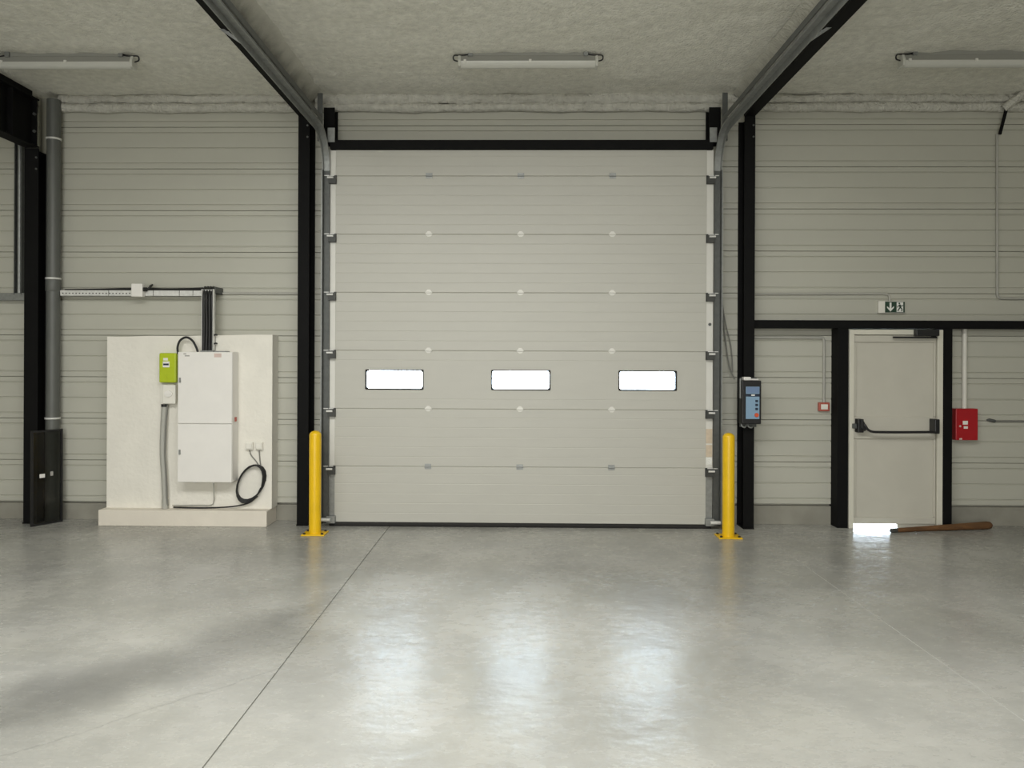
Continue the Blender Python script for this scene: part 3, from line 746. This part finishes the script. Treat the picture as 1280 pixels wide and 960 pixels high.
# ------------------------------------------------------------------ control box on the right column
t = thing('control_box', 'black door control box with a blue keypad on the black column', 'control box', (2.395, 8.0, 1.09))
obj('case', box(2.296, 2.492, 7.86, 7.985, 1.098, 1.542), M_black_satin, t, bevel=.010)
pn = obj('keypad', box(2.333, 2.470, 7.856, 7.861, 1.152, 1.480), M_blue, t)
obj('display', box(2.337, 2.466, 7.854, 7.857, 1.418, 1.476), M_blue2, pn)
obj('dark_band', box(2.333, 2.470, 7.853, 7.857, 1.380, 1.408), M_navy, pn)
obj('emblem', MB().prism(rrect(2.385, 2.423, 1.387, 1.401, .006), 'y', 7.8515, 7.8535), M_sign_white, pn)
for z in (1.335, 1.295, 1.254): obj('button', MB().prism(rrect(2.427, 2.455, z - .011, z + .011, .008), 'y', 7.849, 7.857), M_navy, pn)
obj('stop_button', MB().tube([(2.440, 7.857, 1.192), (2.440, 7.842, 1.192)], .021, 14), M_orange, pn)
obj('back_plate', box(2.31, 2.48, 7.985, 7.999, 1.06, 1.57), M_galv_dark, t)
obj('cable_cover', MB().box(2.325, 2.40, 7.90, 7.98, 1.542, 1.578).box(2.40, 2.485, 7.92, 7.97, 1.542, 1.560), M_cab, t, bevel=.008)
obj('strap', box(2.284, 2.294, 7.90, 7.93, 1.36, 1.56), M_galv, t)
obj('bottom_cable', MB().tube(smooth_path([(2.31, 7.93, 1.10), (2.315, 7.92, 1.07), (2.345, 7.92, 1.062), (2.365, 7.93, 1.10)]), .008, 6).tube(smooth_path([(2.375, 7.93, 1.10), (2.38, 7.92, 1.068), (2.41, 7.92, 1.058), (2.425, 7.93, 1.075)]), .008, 6), M_galv, t)

# ------------------------------------------------------------------ side door
t = thing('door_2', 'white single exit door with a black panic bar', 'door', (3.95, 8.1, 0), None, 'structure')
obj('door_frame', MB().box(3.468, 3.518, 8.06, 8.288, 0, 2.074).box(4.378, 4.435, 8.06, 8.288, 0, 2.074).box(3.518, 4.378, 8.06, 8.288, 2.022, 2.074), M_frame, t, bevel=.004)
obj('door_stop', MB().box(3.50, 3.545, 8.142, 8.288, 0, 2.03).box(4.35, 4.40, 8.142, 8.288, 0, 2.03).box(3.545, 4.35, 8.142, 8.288, 1.99, 2.03), M_frame, t)
leaf = obj('door_leaf', box(3.522, 4.374, 8.102, 8.138, .045, 2.016), M_leaf, t)
for a, b in ((.047, .115), (.935, 1.165), (1.945, 2.014)): obj('rail', box(3.524, 4.372, 8.082, 8.1025, a, b), M_leaf, leaf, bevel=.004)
for x in ((3.524, 3.548), (4.352, 4.372)):
    for a, b in ((.118, .932), (1.168, 1.942)): obj('stile', box(x[0], x[1], 8.082, 8.1025, a, b), M_leaf, leaf, bevel=.004)
obj('bottom_seal', box(3.985, 4.372, 8.094, 8.13, .004, .048), M_leaf, leaf)  # strip added to shut out the light under the leaf's right half
pb = obj('panic_bar', MB().tube(smooth_path([(3.575, 8.02, 1.12), (3.60, 7.99, 1.08), (3.625, 7.985, 1.04), (3.67, 7.98, 1.018), (3.76, 7.98, 1.014), (4.0, 7.98, 1.014), (4.33, 7.98, 1.018)], 5), .013, 8), M_black_satin, t)
obj('bracket', MB().box(3.535, 3.592, 8.0, 8.088, 1.005, 1.145).prism([(3.56, 1.148), (3.592, 1.12), (3.62, 1.05), (3.60, 1.02), (3.56, 1.05)], 'y', 7.985, 8.02), M_black_satin, pb, bevel=.006)
obj('bracket', MB().box(4.305, 4.356, 7.97, 8.088, 1.0, 1.15), M_black_satin, pb, bevel=.008)
obj('latch_case', MB().box(3.495, 3.535, 8.03, 8.062, 1.045, 1.095), M_galv_dark, pb, bevel=.004)
dc = obj('door_closer', box(4.125, 4.362, 7.995, 8.060, 2.008, 2.075), M_black_satin, t, bevel=.006)
obj('closer_arm', MB().box(3.905, 4.35, 8.02, 8.045, 1.985, 2.003).box(4.30, 4.34, 8.02, 8.045, 1.995, 2.012), M_black_satin, dc)

# wooden bat on the floor
A = Vector((3.815, 7.885, .020)); B = Vector((4.945, 8.075, .044)); n = 16
prof = [(.0, .012), (.012, .019), (.06, .022), (.3, .026), (.55, .031), (.8, .037), (.95, .041), (.985, .036), (1.0, .022)]
mb = MB().tube([A + (B - A) * f for f, r in prof], [r for f, r in prof], n)
bat = tag(obj('wooden_bat', mb, M_wood), 'tapered brown wooden bat lying at the foot of the exit door', 'bat')
obj('tip', MB().tube([A + (B - A) * f for f in (-.004, .008, .045, .06)], [.014, .022, .024, .022], n), M_woodtip, bat)

# exit sign
t = thing('exit_sign', 'small green and white exit sign above the side door', 'sign', (3.97, 8.236, 2.26))
obj('housing', box(3.832, 4.108, 8.20, 8.237, 2.256, 2.384), M_white, t, bevel=.005)
fc = obj('green_face', box(3.898, 4.104, 8.196, 8.201, 2.262, 2.378), M_green, t)
cx = 3.953
obj('arrow', MB().prism([(cx, 2.272), (cx + .036, 2.312), (cx + .036, 2.330), (cx + .010, 2.305), (cx + .010, 2.368), (cx - .010, 2.368), (cx - .010, 2.305), (cx - .036, 2.330), (cx - .036, 2.312)], 'y', 8.1935, 8.1965), M_sign_white, fc)
obj('doorway', box(4.018, 4.086, 8.1935, 8.1965, 2.268, 2.372), M_sign_white, fc)
def seg(mb, a, b, w):
    a = Vector((a[0], 0, a[1])); b = Vector((b[0], 0, b[1])); d = (b - a).normalized(); nn = Vector((-d.z, 0, d.x)) * w / 2
    mb.prism([(p.x, p.z) for p in (a + nn, b + nn, b - nn, a - nn)], 'y', 8.191, 8.194)
mb = MB()
mb.prism([(4.045 + .009 * math.cos(k * .7854), 2.358 + .009 * math.sin(k * .7854)) for k in range(8)], 'y', 8.191, 8.194)
for a, b, w in (((4.048, 2.346), (4.056, 2.314), .018), ((4.050, 2.342), (4.030, 2.330), .008), ((4.030, 2.330), (4.026, 2.314), .008), ((4.052, 2.340), (4.074, 2.328), .008), ((4.074, 2.328), (4.082, 2.340), .007),
                ((4.056, 2.316), (4.040, 2.298), .011), ((4.040, 2.298), (4.028, 2.276), .010), ((4.056, 2.316), (4.072, 2.300), .011), ((4.072, 2.300), (4.070, 2.274), .010)): seg(mb, a, b, w)
obj('running_figure', mb, M_green, fc)
tag(obj('conduit', MB().tube([(2.465, 8.222, 2.455)] + [(3.85, 8.222, 2.463)] + smooth_path([(3.89, 8.222, 2.463), (3.94, 8.222, 2.452), (3.957, 8.222, 2.42), (3.957, 8.222, 2.384)], 4), .012, 8), M_pvc), 'thin conduit along the wall feeding the exit sign', 'conduit')

# call point
t = thing('call_point', 'small white call point with a red rim left of the exit door', 'call point', (3.264, 8.237, 1.21))
obj('case', box(3.206, 3.322, 8.20, 8.238, 1.212, 1.306), M_red_rim, t, bevel=.006)
obj('press_plate', box(3.228, 3.300, 8.195, 8.201, 1.232, 1.286), M_white, t, bevel=.002)
tag(obj('conduit', MB().tube([(3.267, 8.222, 1.306), (3.266, 8.222, 1.94)] + smooth_path([(3.266, 8.222, 1.96), (3.258, 8.222, 1.985), (3.23, 8.222, 1.992)], 4) + [(2.465, 8.222, 1.992)], .0135, 8), M_pvc), 'grey conduit rising from the red-rimmed call point then along the wall', 'conduit')

# red box
t = thing('red_box', 'red wall box with small white labels right of the exit door', 'alarm box', (4.74, 8.237, .91))
obj('case', box(4.618, 4.850, 8.15, 8.238, .918, 1.250), M_red, t, bevel=.006)
obj('label', box(4.690, 4.742, 8.1465, 8.1505, 1.083, 1.122), M_white, t)
obj('label', box(4.700, 4.742, 8.1465, 8.1505, 1.040, 1.066), M_white, t)
obj('key_slot', MB().tube([(4.662, 8.151, 1.066), (4.662, 8.144, 1.066)], .011, 10), M_pink_mark, t)
obj('seal_tag', box(4.655, 4.683, 8.1465, 8.1505, .922, .940), M_pink_mark, t)
tag(obj('conduit', MB().tube([(4.742, 8.212, 1.25), (4.742, 8.212, 2.089)], .024, 12), M_pvc_white), 'white conduit dropping from the black rail to the red box', 'conduit')

# wiring at the right edge
t = thing('wall_cable', 'grey cable with a dark end clip right of the red box', 'cable', (5.02, 8.236, 1.12))
obj('cable', MB().tube([(5.05, 8.228, 1.115), (7.5, 8.228, 1.119)], .011, 8), M_cable_grey, t)
obj('end_clip', MB().tube([(4.985, 8.226, 1.128), (5.01, 8.222, 1.128), (5.07, 8.222, 1.115)], [.006, .017, .017], 8), M_galv_dark, t)
tag(obj('conduit', MB().tube([(5.079, 8.222, 4.16), (5.087, 8.222, 2.50)] + smooth_path([(5.088, 8.222, 2.47), (5.10, 8.222, 2.43), (5.145, 8.222, 2.417)], 4) + [(7.5, 8.222, 2.417)], .013, 8), M_pvc), 'tall grey conduit turning a corner on the wall above the red box', 'conduit')
t = thing('roof_brace', 'sprayed diagonal brace with a black rod end by the upper conduit', 'brace', (5.1, 8.15, 4.14))
obj('spray_coat', roll(((5.09, 8.14, 4.40), (5.42, 8.0, 4.66)), .04, 77, amp=.25), M_spray_edge, t)
obj('rod', MB().tube([(5.125, 8.14, 4.40), (5.070, 8.16, 4.14)], .017, 8), M_black, t)
